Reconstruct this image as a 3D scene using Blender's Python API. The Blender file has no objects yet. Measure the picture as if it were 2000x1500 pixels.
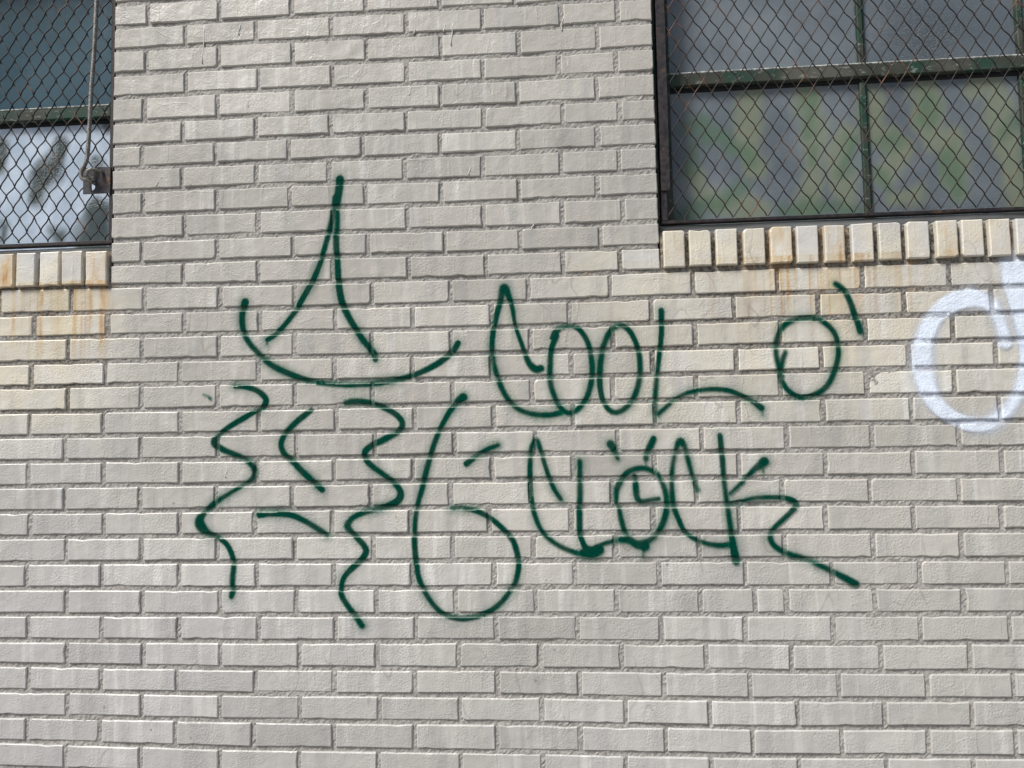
import bpy, math, random
import numpy as np
from mathutils import Vector, Matrix
from mathutils.bvhtree import BVHTree
rng = random.Random(7)
scene = bpy.context.scene
COL = scene.collection
# camera and brick gauge
CAM_LOC=(1.4724,-1.9245,1.6000)
CAM_ROT=(1.63194,0.01881,0.07760)
PITCH_X=0.21150; PITCH_Z=0.06770; Z_LINE0=2.7500
# ---------------------------------------------------------------- camera, sky, sun, exposure
cam_data = bpy.data.cameras.new('camera')
cam_data.sensor_width = 36.0
cam_data.lens = 1444 / 2000 * 36.0
cam_data.clip_start = 0.05
cam_data.clip_end = 500.0
cam = bpy.data.objects.new('camera', cam_data)
cam.location = CAM_LOC
cam.rotation_euler = CAM_ROT
COL.objects.link(cam)
scene.camera = cam

SUN_DIR = Vector((-0.52, -0.47, 0.88)).normalized()      # towards the sun: up, left and in front of the wall
sun_el = math.asin(SUN_DIR.z)
sun_az = math.atan2(SUN_DIR.x, SUN_DIR.y)
world = bpy.data.worlds.new('World')
scene.world = world
world.use_nodes = True
wn = world.node_tree
wn.nodes.clear()
sky = wn.nodes.new('ShaderNodeTexSky')
sky.sky_type = 'NISHITA'
sky.sun_disc = False
sky.sun_elevation = sun_el
sky.sun_rotation = sun_az
sky.air_density = 1.0
sky.dust_density = 4.0
sky.ozone_density = 1.0
bg = wn.nodes.new('ShaderNodeBackground')
bg.inputs['Strength'].default_value = 0.070
wo = wn.nodes.new('ShaderNodeOutputWorld')
wn.links.new(sky.outputs[0], bg.inputs[0])
wn.links.new(bg.outputs[0], wo.inputs[0])
sd = bpy.data.lights.new('sun', 'SUN')
sd.energy = 3.2
sd.angle = math.radians(16)
sd.color = (1.0, 0.975, 0.925)
sun = bpy.data.objects.new('sun', sd)
sun.rotation_euler = SUN_DIR.to_track_quat('Z', 'Y').to_euler()
sun.location = (-4, -6, 8)
COL.objects.link(sun)
vs = scene.view_settings
vs.view_transform = 'Standard'
vs.look = 'None'
vs.gamma = 1.0
vs.exposure = 0.42
vs.use_curve_mapping = False
scene.cycles.transparent_max_bounces = 16

# measured layout of this wall, millimetres
BED_LINES={0:[(633,2750),(1344,2742)],1:[(633,2683),(1343,2674)],2:[(633,2614),(1342,2603)],3:[(633,2546),(1340,2536)],4:[(633,2475),(1339,2467)],5:[(633,2409),(1338,2403)],6:[(634,2343),(1337,2337)],7:[(634,2278),(1335,2269)],8:[(634,2210),(1334,2204)],9:[(634,2141),(1333,2134)],10:[(634,2075),(1332,2069)],11:[(-101,2021),(634,2007),(1330,2002),(1991,2005),(2617,2003)],12:[(-99,1944),(635,1939),(1329,1934),(1988,1936),(2613,1933)],13:[(-97,1877),(635,1873),(1328,1868),(1985,1868),(2610,1868)],14:[(-96,1808),(635,1805),(1327,1800),(1983,1801),(2606,1800)],15:[(-94,1742),(635,1739),(1325,1733),(1980,1735),(2602,1733)],16:[(-92,1673),(635,1669),(1324,1668),(1977,1667),(2598,1664)],17:[(-91,1605),(635,1603),(1323,1601),(1975,1600),(2594,1597)],18:[(-89,1537),(635,1534),(1322,1535),(1972,1533),(2590,1531)],19:[(-87,1469),(636,1468),(1320,1469),(1970,1467),(2586,1462)],20:[(-86,1400),(636,1400),(1319,1401),(1967,1400),(2582,1395)],21:[(-84,1332),(636,1331),(1318,1331),(1964,1329),(2578,1329)],22:[(-82,1262),(636,1263),(1316,1262),(1962,1261),(2574,1259)],23:[(-80,1194),(636,1193),(1315,1194),(1959,1193),(2570,1194)],24:[(-79,1124),(636,1124),(1314,1125),(1956,1125),(2566,1127)],25:[(-77,1057),(637,1055),(1313,1058),(1953,1054),(2562,1058)],26:[(-75,991),(637,986),(1311,988),(1951,985),(2558,989)],27:[(-74,923),(637,920),(1310,921),(1948,917),(2555,923)],28:[(-72,856),(637,852),(1309,853),(1945,848),(2551,856)],29:[(-70,790),(637,781),(1307,782),(1943,780),(2547,787)]}
HEAD_JOINTS={0:[320,527,734,942,1148,1352,1562],1:[429,633,846,1054,1263,1475,1625],2:[316,526,736,943,1149,1360,1571],3:[431,640,848,1055,1262,1467,1618],4:[313,524,736,942,1146,1355,1565],5:[425,633,841,1051,1263,1474,1624],6:[308,518,726,932,1143,1354,1564],7:[423,635,838,1046,1259,1468,1620],8:[311,522,728,938,1144,1352,1561],9:[430,640,848,1053,1259,1466,1626],10:[309,525,736,945,1152,1355,1564],11:[429,640,847,1055,1262,1466,1615],12:[108,319,533,741,955,1165,1373,1587,1800,2014,2225,2436],13:[1,214,433,645,854,1065,1274,1479,1691,1902,2113,2324,2535],14:[101,314,530,741,952,1166,1377,1590,1801,2015,2226,2439],15:[-4,209,422,641,850,1061,1271,1481,1691,1903,2113,2328,2539],16:[103,314,528,741,953,1167,1377,1586,1799,2011,2223,2436],17:[-6,205,424,642,855,1066,1275,1484,1692,1903,2114,2328,2539],18:[95,313,529,746,959,1171,1383,1595,1809,2020,2230,2439],19:[-8,208,424,637,849,1061,1269,1479,1688,1899,2113,2325,2537],20:[99,314,524,735,947,1159,1369,1578,1791,2004,2218,2431],21:[2,211,424,633,843,1052,1260,1472,1680,1894,2107,2320,2529],22:[106,318,530,741,954,1164,1374,1583,1793,2004,2219,2431],23:[-6,207,425,638,847,1056,1269,1478,1691,1905,2117,2328,2534],24:[109,323,537,747,959,1168,1375,1581,1792,1927,2004,2217,2427],25:[1,211,425,644,851,1063,1273,1481,1691,1901,2113,2324,2532],26:[113,327,540,753,962,1174,1383,1591,1801,2011,2226,2435],27:[5,210,421,636,847,1060,1273,1483,1695,1906,2121,2332,2534],28:[116,324,539,755,966,1176,1386,1597,1806,2019,2228,2433],29:[3,210,418,630,844,1057,1270,1482,1694,1908,2123,2329,2531],30:[114,323,540,753,963,1176,1386,1594,1805,2019,2226,2431]}
SILL_RIGHT=[[1726,2106,1781,2010],[1792,2106,1847,2012],[1860,2105,1914,2011],[1930,2104,1983,2011],[1997,2106,2051,2012],[2063,2105,2116,2010],[2131,2104,2182,2009],[2199,2105,2252,2009],[2266,2105,2320,2010],[2334,2106,2388,2011],[2405,2105,2457,2011],[2467,2105,2519,2012],[2533,2104,2584,2010],[2598,2103,2648,2010]]
SILL_LEFT=[[-118,2113,-56,2019],[-47,2114,9,2020],[20,2114,77,2019],[86,2113,146,2020],[154,2111,216,2016]]
GRAFFITI={'hat':[('stroke',[[(868,2285,12.0),(864,2250,11.3),(859,2222,11.3),(856,2201,9.9),(858,2180,9.2),(857,2110,9.1),(860,2058,9.1),(863,2005,9.1),(871,1953,9.1),(885,1918,9.0),(903,1886,9.0),(927,1848,9.0),(947,1823,9.0),(959,1806,8.9),(962,1792,7.6)],[(855,2236,7.8),(848,2187,7.8),(836,2136,7.7),(822,2087,7.7),(808,2046,7.7),(789,2004,7.7),(765,1963,7.7),(741,1925,7.7),(713,1891,7.7),(687,1866,7.7),(666,1853,7.0)],[(665,1853,2.1),(665,1841,2.1)]]),('stroke',[[(604,1958,9.9),(596,1923,8.5),(599,1881,8.5),(613,1850,8.4),(635,1824,8.4),(656,1803,8.4),(680,1783,8.4),(713,1766,8.4),(748,1751,8.3),(786,1739,8.3),(832,1732,8.3),(881,1727,8.3),(916,1726,6.9),(950,1728,8.2),(1001,1734,8.2),(1054,1745,8.2),(1098,1761,8.2),(1136,1781,8.2),(1164,1803,8.2),(1178,1820,8.2),(1184,1830,7.5)]])],'zig1':[('stroke',[[(578,1730,7.7),(607,1727,7.7),(635,1718,7.7),(655,1704,7.7),(663,1690,7.7),(658,1676,7.7),(645,1665,6.3),(631,1660,6.3),(600,1643,7.7),(564,1623,7.7),(536,1603,7.7),(521,1585,10.5),(525,1572,9.8),(551,1557,7.7),(586,1543,7.6),(610,1531,7.6),(627,1513,7.6),(631,1495,7.6),(622,1479,7.6),(593,1461,6.2),(558,1441,6.2),(523,1419,7.6),(495,1395,7.6),(481,1374,11.8),(484,1358,13.9),(502,1340,10.4),(531,1327,7.6),(555,1310,7.6),(569,1286,7.6),(575,1259,7.5),(573,1226,7.5),(572,1205,7.5),(573,1189,8.2),(569,1172,6.8)]])],'brk':[('stroke',[[(786,1661,6.9),(758,1640,8.3),(730,1616,8.3),(711,1593,8.3),(704,1569,8.3),(714,1545,8.3),(737,1525,8.3),(764,1497,8.2),(792,1472,8.2),(816,1450,8.2)]])],'mouth':[('stroke',[[(644,1386,8.3),(671,1389,8.2),(706,1388,8.2),(736,1383,8.2),(768,1369,8.2),(792,1355,8.2),(813,1342,8.2),(829,1331,6.8)]])],'zig2':[('stroke',[[(881,1678,8.2),(901,1682,8.2),(932,1680,8.2),(964,1672,8.2),(994,1659,8.2),(1021,1641,8.2),(1033,1621,8.2),(1025,1603,8.1),(1004,1590,8.2),(977,1577,8.2),(949,1564,8.2),(932,1548,8.2),(935,1528,8.2),(951,1510,8.1),(979,1490,8.1),(1006,1469,8.1),(1023,1449,8.1),(1026,1433,9.4),(1015,1416,9.4),(982,1403,8.1),(948,1395,8.1),(913,1384,8.1),(893,1371,8.1),(884,1355,10.2),(893,1341,8.8),(909,1324,8.1),(927,1304,8.1),(933,1288,8.1),(922,1268,8.1),(902,1251,8.1),(881,1231,6.7),(871,1215,6.7),(866,1195,6.7),(867,1176,8.1),(878,1156,8.0),(893,1136,8.0),(908,1116,8.0),(921,1097,8.0)]])],'six':[('stroke',[[(1196,1687,10.1),(1178,1674,8.8),(1158,1648,7.4),(1137,1612,7.4),(1122,1579,7.4),(1109,1542,7.4),(1095,1495,7.4),(1085,1455,7.4),(1073,1415,7.4),(1065,1373,7.4),(1062,1329,7.4),(1063,1290,7.3),(1067,1250,7.3),(1071,1224,7.3),(1082,1197,7.3),(1095,1171,7.3),(1115,1145,7.3),(1137,1127,7.3),(1168,1117,7.2),(1194,1116,7.2),(1228,1123,7.2),(1261,1137,7.2),(1291,1162,7.2),(1311,1188,7.2),(1322,1203,7.2),(1329,1225,7.2),(1333,1249,7.2),(1330,1279,7.2),(1323,1305,7.2),(1314,1321,7.2),(1294,1344,7.3),(1268,1367,7.3),(1241,1384,7.3),(1215,1394,7.3),(1185,1398,7.3),(1161,1398,6.0)]]),('stroke',[[(1202,1513,8.0),(1228,1533,6.7),(1258,1550,6.7),(1285,1560,6.0)]])],'cool':[('letter',[[(1401,1758,8.7),(1387,1756,9.4),(1369,1775,7.4),(1354,1818,6.1),(1337,1870,5.4),(1329,1921,6.1),(1321,1948,7.5),(1311,1972,10.2),(1305,1968,9.5),(1297,1935,7.5),(1284,1888,7.5),(1275,1838,7.4),(1275,1787,7.4),(1285,1743,7.4),(1303,1696,7.4),(1324,1667,7.4),(1347,1649,7.3),(1384,1638,7.3),(1424,1636,7.3),(1449,1641,7.3)]]),('letter',[[(1432,1836,6.0),(1440,1850,7.4),(1455,1863,7.4),(1475,1867,7.4),(1493,1864,7.4),(1506,1854,7.3),(1522,1828,7.3),(1531,1793,7.3),(1534,1747,7.3),(1527,1704,7.3),(1515,1674,7.3),(1494,1649,7.3),(1470,1640,7.3),(1447,1658,7.3),(1433,1689,7.3),(1425,1722,7.3),(1425,1763,7.3),(1430,1809,7.4),(1444,1843,7.4)]]),('letter',[[(1563,1806,6.6),(1574,1835,7.3),(1588,1855,7.3),(1607,1864,7.3),(1624,1858,7.3),(1640,1837,7.3),(1654,1797,7.3),(1657,1750,7.2),(1651,1708,7.2),(1637,1674,7.2),(1614,1648,7.2),(1590,1639,7.2),(1571,1650,7.2),(1557,1679,7.3),(1553,1717,7.3),(1555,1763,7.3),(1564,1813,7.3)]]),('letter',[[(1716,1900,7.3),(1714,1842,6.6),(1708,1793,6.6),(1699,1727,6.6),(1695,1694,6.6),(1692,1650,6.5),(1694,
1632,6.5)],[(1700,1633,5.9),(1720,1650,5.9),(1742,1669,5.9),(1775,1685,5.9),(1812,1692,5.9),(1850,1693,5.8),(1885,1687,5.8),(1920,1671,5.8),(1945,1655,7.1),(1959,1643,9.0)],[(1693,1636,2.0),(1693,1615,2.0)],[(1702,1635,2.0),(1701,1625,2.0)],[(1961,1641,2.3),(1962,1625,2.2)]])],'o':[('letter',[[(2024,1783,5.8),(2017,1765,7.1),(2011,1739,7.1),(2010,1719,7.1),(2022,1693,7.1),(2041,1675,7.1),(2062,1667,7.0),(2088,1672,7.0),(2111,1684,7.0),(2128,1702,7.0),(2143,1731,7.0),(2154,1768,7.0),(2154,1805,7.0),(2145,1833,7.1),(2126,1855,7.1),(2105,1867,7.1),(2080,1870,7.1),(2049,1866,7.1),(2022,1850,7.1),(2005,1820,7.1),(2001,1785,7.1),(2006,1752,7.1),(2013,1722,7.1)]]),('apostrophe',[[(2157,1955,7.7),(2175,1939,7.7),(2189,1910,7.7),(2198,1880,7.7),(2206,1854,7.7),(2211,1831,7.7)]])],'clock':[('letter',[[(1445,1419,5.9),(1432,1438,5.6),(1420,1464,5.6),(1407,1504,5.6),(1396,1543,6.6),(1385,1570,8.6),(1378,1566,6.6),(1371,1547,6.6),(1367,1502,6.6),(1367,1458,6.6),(1369,1419,6.6),(1377,1379,6.6),(1390,1346,6.6),(1410,1320,6.5),(1442,1298,6.5),(1475,1284,6.5),(1501,1278,6.5)]]),('letter',[[(1496,1515,7.2),(1495,1450,7.2),(1492,1384,7.2),(1492,1336,7.2),(1498,1310,7.2),(1508,1293,8.5),(1527,1292,7.8),(1548,1303,5.8),(1580,1311,5.8),(1609,1315,7.1)],[(1501,1282,10.4),(1524,1283,14.3),(1538,1289,14.3)]]),('letter',[[(1586,1403,5.2),(1587,1436,7.2),(1600,1464,7.2),(1621,1487,7.2),(1650,1495,7.2),(1673,1491,7.1),(1694,1477,7.1),(1708,1447,7.1),(1714,1415,7.1),(1710,1376,7.1),(1693,1337,7.1),(1671,1314,7.1),(1647,1304,9.7),(1628,1308,8.4),(1609,1329,7.1),(1598,1364,7.1),(1593,1396,5.2)],[(1596,1315,6.5),(1619,1311,8.4),(1638,1301,10.3),(1655,1300,12.9),(1654,1292,8.4)],[(1651,1292,2.3),(1651,1269,2.3)],[(1635,1474,7.2),(1637,1448,8.4),(1639,1422,8.4),(1650,1411,7.1),(1674,1414,5.8),(1694,1417,5.8)],[(1576,1558,10.5),(1585,1543,8.5),(1593,1521,5.2)],[(1686,1570,7.2),(1676,1549,8.5),(1667,1530,7.2),(1665,1519,7.2)],[(1665,1518,2.3),(1664,1504,2.3)]]),('letter',[[(1793,1437,6.4),(1787,1453,5.8),(1779,1479,5.8),(1772,1511,6.5),(1765,1544,6.5),(1756,1560,10.4),(1749,1559,9.1),(1741,1538,6.5),(1731,1496,6.5),(1728,1447,6.5),(1731,1399,6.4),(1743,1363,6.4),(1757,1334,6.4),(1782,1315,6.4),(1811,1303,6.4),(1843,1298,7.0),(1865,1300,7.0)]]),('letter',[[(1853,1575,7.1),(1856,1527,7.1),(1858,1478,6.4),(1862,1430,6.4),(1867,1381,7.7),(1872,1333,7.6),(1877,1291,8.9),(1882,1259,10.2)],[(1961,1507,11.5),(1951,1498,10.2),(1935,1487,7.0),(1906,1457,5.8),(1873,1427,5.1)],[(1959,1495,2.2),(1957,1480,2.2)],[(1866,1400,6.4),(1904,1409,5.7),(1936,1416,5.7),(1968,1417,5.7),(1999,1416,5.7),(2024,1410,7.0),(2036,1398,7.6),(2025,1383,7.0),(2006,1365,7.0),(1980,1341,7.0),(1968,1320,7.6),(1977,1297,7.0),(2009,1277,6.9),(2056,1262,6.9),(2092,1245,7.5),(2122,1229,8.1),(2149,1214,9.3),(2171,1201,9.9)]])],'ring':[('letter',[[(2559,1794,16.2),(2553,1830,16.3),(2543,1869,17.6),(2520,1896,18.9),(2483,1907,22.7),(2440,1898,22.8),(2398,1867,21.5),(2369,1816,25.3),(2359,1758,26.5),(2363,1700,23.9),(2383,1648,21.3),(2418,1613,18.7),(2460,1593,18.7),(2503,1591,17.4),(2540,1611,16.1),(2570,1644,14.9),(2593,1688,17.4),(2608,1752,18.6),(2607,1816,18.7),(2602,1880,18.8)]]),('letter',[[(2586,2004,25.2),(2589,1971,28.9),(2594,1919,27.6),(2601,1867,25.0),(2612,1803,22.4)]])],'smudge':[('stroke',[[(490,1709,2.1),(500,1706,1.4),(508,1699,4.9)]])]}
GLASS_PAINT={'green':[[(1832,2420,28.1),(1980,2324,27.7)],[(1833,2363,17.5),(1817,2291,17.5)],[(2136,2483,15.2),(2141,2389,15.1)],[(2145,2338,13.7),(2143,2307,13.7)],[(2243,2353,19.1),(2225,2282,19.1)],[(2330,2348,17.0),(2363,2347,17.0)],[(2447,2456,20.4),(2448,2404,20.3)],[(2496,2295,30.2),(2510,2219,30.1)],[(2666,2393,13.4),(2642,2363,13.4)],[(1806,2182,20.9),(1897,2204,20.8),(1948,2244,20.8)],[(2064,2177,20.5),(2249,2169,20.3)],[(2316,2268,17.6),(2325,2227,17.6)],[(1760,2167,27.9),(1815,2165,27.8)]],'yellow':[[(1987,2501,34.9),(1973,2387,34.8),(1990,2293,34.6)],[(2127,2504,31.2),(2151,2388,31.0),(2147,2312,30.9),(2123,2174,30.7)],[(2302,2474,30.8),(2307,2380,30.7),(2368,2327,30.5),(2326,2252,30.5)],[(2443,2487,37.4),(2452,2373,37.2),(2498,2330,37.0),(2510,2219,36.8)],[(2582,2489,33.7),(2615,2487,33.6),(2633,2375,33.4),(2651,2288,33.3),(2658,2161,33.1)],[(2347,2195,23.6),(2409,2202,23.5)],[(1830,2275,34.9),(1858,2221,34.7),(1986,2174,34.4)],[(2227,2203,30.6),(2206,2309,30.8),(2236,2378,30.8)]],'clear':[[(10,2452,23.3),(-24,2385,34.2),(-63,2311,34.1)],[(-181,2462,23.6),(-189,2393,23.5)],[(126,2234,50.5),(106,2160,50.4)],[(15,2178,23.0),(-17,2202,10.8)],[(147,2507,15.5),(156,2498,15.5)],[(117,2406,10.8),(121,2390,10.8)],[(-162,2216,15.5),(-166,2186,15.5)]]}
# ---------------------------------------------------------------- materials
class NT:
    def __init__(s, name):
        s.m = bpy.data.materials.new(name)
        s.m.use_nodes = True
        s.t = s.m.node_tree
        s.t.nodes.clear()
        s.out = s.t.nodes.new('ShaderNodeOutputMaterial')
        s.b = s.t.nodes.new('ShaderNodeBsdfPrincipled')
        s.t.links.new(s.b.outputs[0], s.out.inputs[0])
        s.geo = s.t.nodes.new('ShaderNodeNewGeometry')
        s.pos = s.geo.outputs['Position']
    def put(s, sock, v):
        if isinstance(v, bpy.types.NodeSocket):
            s.t.links.new(v, sock)
        elif isinstance(v, (tuple, list)):
            sock.default_value = tuple(v) + ((1.0,) if len(v) == 3 and sock.type == 'RGBA' else ())
        else:
            sock.default_value = v
    def math(s, op, a, b=0.0, c=0.0, clamp=False):
        n = s.t.nodes.new('ShaderNodeMath'); n.operation = op; n.use_clamp = clamp
        s.put(n.inputs[0], a); s.put(n.inputs[1], b); s.put(n.inputs[2], c)
        return n.outputs[0]
    def mul(s, a, b, clamp=False): return s.math('MULTIPLY', a, b, clamp=clamp)
    def add(s, a, b, clamp=False): return s.math('ADD', a, b, clamp=clamp)
    def scl(s, vec, sc, off=(0, 0, 0)):
        n = s.t.nodes.new('ShaderNodeMapping')
        s.put(n.inputs[0], vec); n.inputs['Scale'].default_value = sc
        s.put(n.inputs['Location'], off)
        return n.outputs[0]
    def noise(s, vec, scale, detail=2.0, rough=0.5, w=None):
        n = s.t.nodes.new('ShaderNodeTexNoise')
        if w is not None:
            n.noise_dimensions = '4D'; s.put(n.inputs['W'], w)
        s.put(n.inputs['Vector'], vec); n.inputs['Scale'].default_value = scale
        n.inputs['Detail'].default_value = detail; n.inputs['Roughness'].default_value = rough
        return n.outputs[0]
    def voro(s, vec, scale, feature='F1'):
        n = s.t.nodes.new('ShaderNodeTexVoronoi'); n.feature = feature
        s.put(n.inputs['Vector'], vec); n.inputs['Scale'].default_value = scale
        return n.outputs['Distance']
    def ramp(s, v, a, b, lo=0.0, hi=1.0, smooth=True):
        n = s.t.nodes.new('ShaderNodeMapRange')
        n.interpolation_type = 'SMOOTHSTEP' if smooth else 'LINEAR'
        s.put(n.inputs[0], v)
        for i, q in zip((1, 2, 3, 4), (a, b, lo, hi)): n.inputs[i].default_value = q
        return n.outputs[0]
    def mix(s, f, a, b, kind='MIX'):
        n = s.t.nodes.new('ShaderNodeMix'); n.data_type = 'RGBA'; n.blend_type = kind
        s.put(n.inputs[0], f); s.put(n.inputs[6], a); s.put(n.inputs[7], b)
        return n.outputs[2]
    def sep(s, v):
        n = s.t.nodes.new('ShaderNodeSeparateXYZ'); s.put(n.inputs[0], v)
        return n.outputs
    def attr(s, name):
        n = s.t.nodes.new('ShaderNodeAttribute'); n.attribute_name = name
        return n.outputs['Fac']
    def bump(s, h, dist, strength=1.0, normal=None):
        n = s.t.nodes.new('ShaderNodeBump'); s.put(n.inputs['Height'], h)
        n.inputs['Distance'].default_value = dist; n.inputs['Strength'].default_value = strength
        if normal is not None: s.put(n.inputs['Normal'], normal)
        return n.outputs[0]
    def set(s, **k):
        names = {'col': 'Base Color', 'rough': 'Roughness', 'metal': 'Metallic', 'nrm': 'Normal', 'alpha': 'Alpha',
                 'spec': 'Specular IOR Level', 'coat': 'Coat Weight', 'coat_rough': 'Coat Roughness'}
        for a, v in k.items(): s.put(s.b.inputs[names[a]], v)
        return s.m

PIER_L, PIER_R = 0.222, 1.716        # the brick pier between the two window openings
SILL_Z = 2.105

def stain_masks(n):
    x, y, z = n.sep(n.pos)
    under_r = n.mul(n.ramp(x, 1.40, 1.72), n.ramp(z, 1.50, 1.80))
    under_l = n.mul(n.ramp(x, 0.34, 0.16), n.ramp(z, 1.52, 1.76))
    above = n.ramp(z, 2.04, 2.09)
    under_r = n.mul(under_r, n.math('SUBTRACT', 1.0, n.mul(above, n.ramp(x, 1.7175, 1.7165))))
    under_l = n.mul(under_l, n.math('SUBTRACT', 1.0, n.mul(above, n.ramp(x, 0.2200, 0.2210))))
    return x, y, z, under_r, under_l

RUST_RUNS = [(1.800, .010, 1.97, .35), (1.905, .012, 1.96, .6), (1.950, .030, 1.86, .45), (2.012, .035, 1.90, .6), (2.040, .009, 1.86, 1.0), (2.058, .006, 1.90, .7),
             (2.125, .008, 1.85, .55), (1.930, .007, 1.83, .5), (2.19, .012, 1.93, .45), (2.235, .010, 1.97, .5), (2.10, .008, 1.80, .4),
             (-.118, .030, 1.90, .7), (-.060, .010, 1.83, .7), (-.035, .008, 1.93, .6), (.022, .009, 1.80, .8), (.048, .006, 1.86, .5), (.120, .012, 1.80, .6), (.165, .010, 1.85, .8), (.198, .016, 1.78, .9)]
def rust_runs(n, x, z):
    acc = None
    wob = n.mul(n.add(n.noise(n.pos, 14.0, 1.0), -0.5), 0.012)
    xx = n.add(x, wob)
    for X, w, z0, st in RUST_RUNS:
        d = n.math('ABSOLUTE', n.math('SUBTRACT', xx, X))
        m = n.mul(n.ramp(d, w, w * 0.15, 0.0, st), n.ramp(z, z0, z0 + 0.10))
        acc = m if acc is None else n.math('MAXIMUM', acc, m)
    return n.mul(acc, n.ramp(n.noise(n.scl(n.pos, (60.0, 1.0, 12.0)), 1.0, 3.0, 0.7), 0.28, 0.6, 0.45, 1.0))

def brick_paint():
    n = NT('painted_brick')
    x, y, z, ur, ul = stain_masks(n)
    info = n.t.nodes.new('ShaderNodeObjectInfo')
    rnd = info.outputs['Random']
    oc = n.t.nodes.new('ShaderNodeSeparateColor'); n.t.links.new(info.outputs['Color'], oc.inputs[0])
    rust_amt, tone = oc.outputs[0], oc.outputs[1]
    big = n.noise(n.pos, 1.1, 2.0)
    warm = (0.462, 0.446, 0.408); cool = (0.470, 0.468, 0.462)
    lower = n.add(n.ramp(z, 1.95, 1.25, 0.0, 0.75), n.mul(n.ramp(x, 0.55, 0.1), n.ramp(z, 2.2, 1.7, 0.0, 0.5)))
    base = n.mix(n.math('ADD', lower, n.ramp(big, 0.3, 0.7, -0.25, 0.25), clamp=True), warm, cool)
    # bare cream glaze below the two sills
    cream = n.mix(n.ramp(n.noise(n.pos, 7.0, 2.0), 0.35, 0.65), (0.66, 0.62, 0.50), (0.60, 0.585, 0.54))
    und = n.math('MAXIMUM', ur, ul)
    base = n.mix(n.mul(und, n.ramp(n.noise(n.pos, 3.0, 2.0), 0.2, 0.5, 0.6, 1.0)), base, cream)
    mid = n.mul(n.mul(n.ramp(x, 0.1, 1.7, 0.45, 1.0), n.ramp(z, 0.95, 1.45)), n.ramp(z, 2.12, 1.85))
    base = n.mix(n.mul(mid, n.ramp(n.noise(n.pos, 4.0, 2.0), 0.3, 0.7, 0.25, 0.7)), base, (0.525, 0.51, 0.465))
    # pale vertical wash-down streaks, different on every brick
    sv = n.scl(n.pos, (34.0, 1.0, 2.2))
    st = n.noise(sv, 1.0, 3.0, 0.6, w=n.mul(rnd, 9.0))
    stw = n.mul(n.ramp(st, 0.5, 0.66), n.ramp(n.noise(n.pos, 2.3, 1.0), 0.35, 0.65, 0.15, 0.75))
    base = n.mix(n.mul(stw, n.add(0.8, n.mul(und, 0.1))), base, (0.66, 0.655, 0.64))
    st2 = n.noise(n.scl(n.pos, (22.0, 1.0, 2.0)), 1.0, 2.0, 0.5, w=n.add(n.mul(rnd, 5.0), 3.0))
    base = n.mix(n.mul(n.ramp(st2, 0.50, 0.68), 0.42), base, (0.34, 0.335, 0.335))
    # rust runs under the sills
    rv = n.noise(n.scl(n.pos, (30.0, 0.0, 0.55)), 1.0, 3.0, 0.65)
    rv2 = n.noise(n.scl(n.pos, (5.0, 0.0, 0.6), (3.1, 0, 0)), 1.0, 1.0)
    fall = n.ramp(z, 1.70, 2.03)
    reg = n.math('MAXIMUM', n.mul(n.ramp(x, 1.80, 1.88), n.ramp(x, 2.42, 2.25)), n.ramp(x, 0.24, 0.18))
    rust = n.mul(n.ramp(z, 2.031, 2.029), n.mul(n.mul(n.ramp(rv, 0.50, 0.60), n.ramp(rv2, 0.33, 0.52)), n.mul(fall, reg)))
    base = n.mix(n.mul(rust, 0.8), base, (0.42, 0.235, 0.085))
    yl = n.mul(n.mul(n.ramp(n.noise(n.scl(n.pos, (9.0, 0.0, 1.2)), 1.0, 2.0), 0.45, 0.7), n.mul(fall, n.ramp(z, 2.031, 2.029))), reg)
    base = n.mix(n.mul(yl, 0.6), base, (0.55, 0.44, 0.25))
    runs = n.mul(rust_runs(n, x, z), n.ramp(z, 2.031, 2.029))
    base = n.mix(n.mul(runs, 0.85), base, n.mix(n.ramp(runs, 0.4, 0.9), (0.56, 0.42, 0.22), (0.44, 0.25, 0.09)))
    # rusty sill bricks (amount set on each brick)
    sr = n.noise(n.scl(n.pos, (26.0, 1.0, 7.0)), 1.0, 3.0, 0.6)
    srm = n.mul(n.ramp(sr, 0.38, 0.66), rust_amt)
    sill = n.mul(n.ramp(z, 2.030, 2.034), und)
    base = n.mix(n.mul(sill, 0.85), base, n.mix(n.ramp(n.noise(n.pos, 9.0, 1.0, w=n.mul(rnd, 8.0)), 0.35, 0.65), (0.66, 0.625, 0.525), (0.585, 0.585, 0.575)))
    base = n.mix(srm, base, n.mix(n.ramp(sr, 0.55, 0.75), (0.56, 0.40, 0.20), (0.36, 0.16, 0.05)))
    # handling dirt, specks
    sp = n.math('MAXIMUM', n.ramp(n.noise(n.pos, 130.0, 1.0), 0.72, 0.78), n.mul(n.ramp(n.voro(n.scl(n.pos, (1, 1, 1), (3.3, 0, 1.1)), 9.0), 0.045, 0.02), 1.6))
    scuff = n.mul(n.ramp(n.math('ABSOLUTE', n.add(n.noise(n.scl(n.pos, (6.0, 1.0, 3.0)), 1.0, 2.0), -0.5)), 0.008, 0.0), n.ramp(n.noise(n.pos, 2.9, 1.0), 0.56, 0.64))
    base = n.mix(n.mul(scuff, 0.4), base, (0.25, 0.215, 0.20))
    base = n.mix(n.mul(sp, 0.35), base, (0.16, 0.14, 0.13))
    base = n.mix(1.0, base, n.t.nodes.new('ShaderNodeCombineColor').outputs[0], 'MULTIPLY') if False else base
    hsv = n.t.nodes.new('ShaderNodeHueSaturation')
    n.put(hsv.inputs['Color'], base); n.put(hsv.inputs['Value'], n.mul(n.ramp(tone, 0.0, 1.0, 0.86, 1.14, False), n.ramp(n.noise(n.pos, 2.0, 4.0, 0.6), 0.3, 0.7, 0.92, 1.07)))
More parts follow.
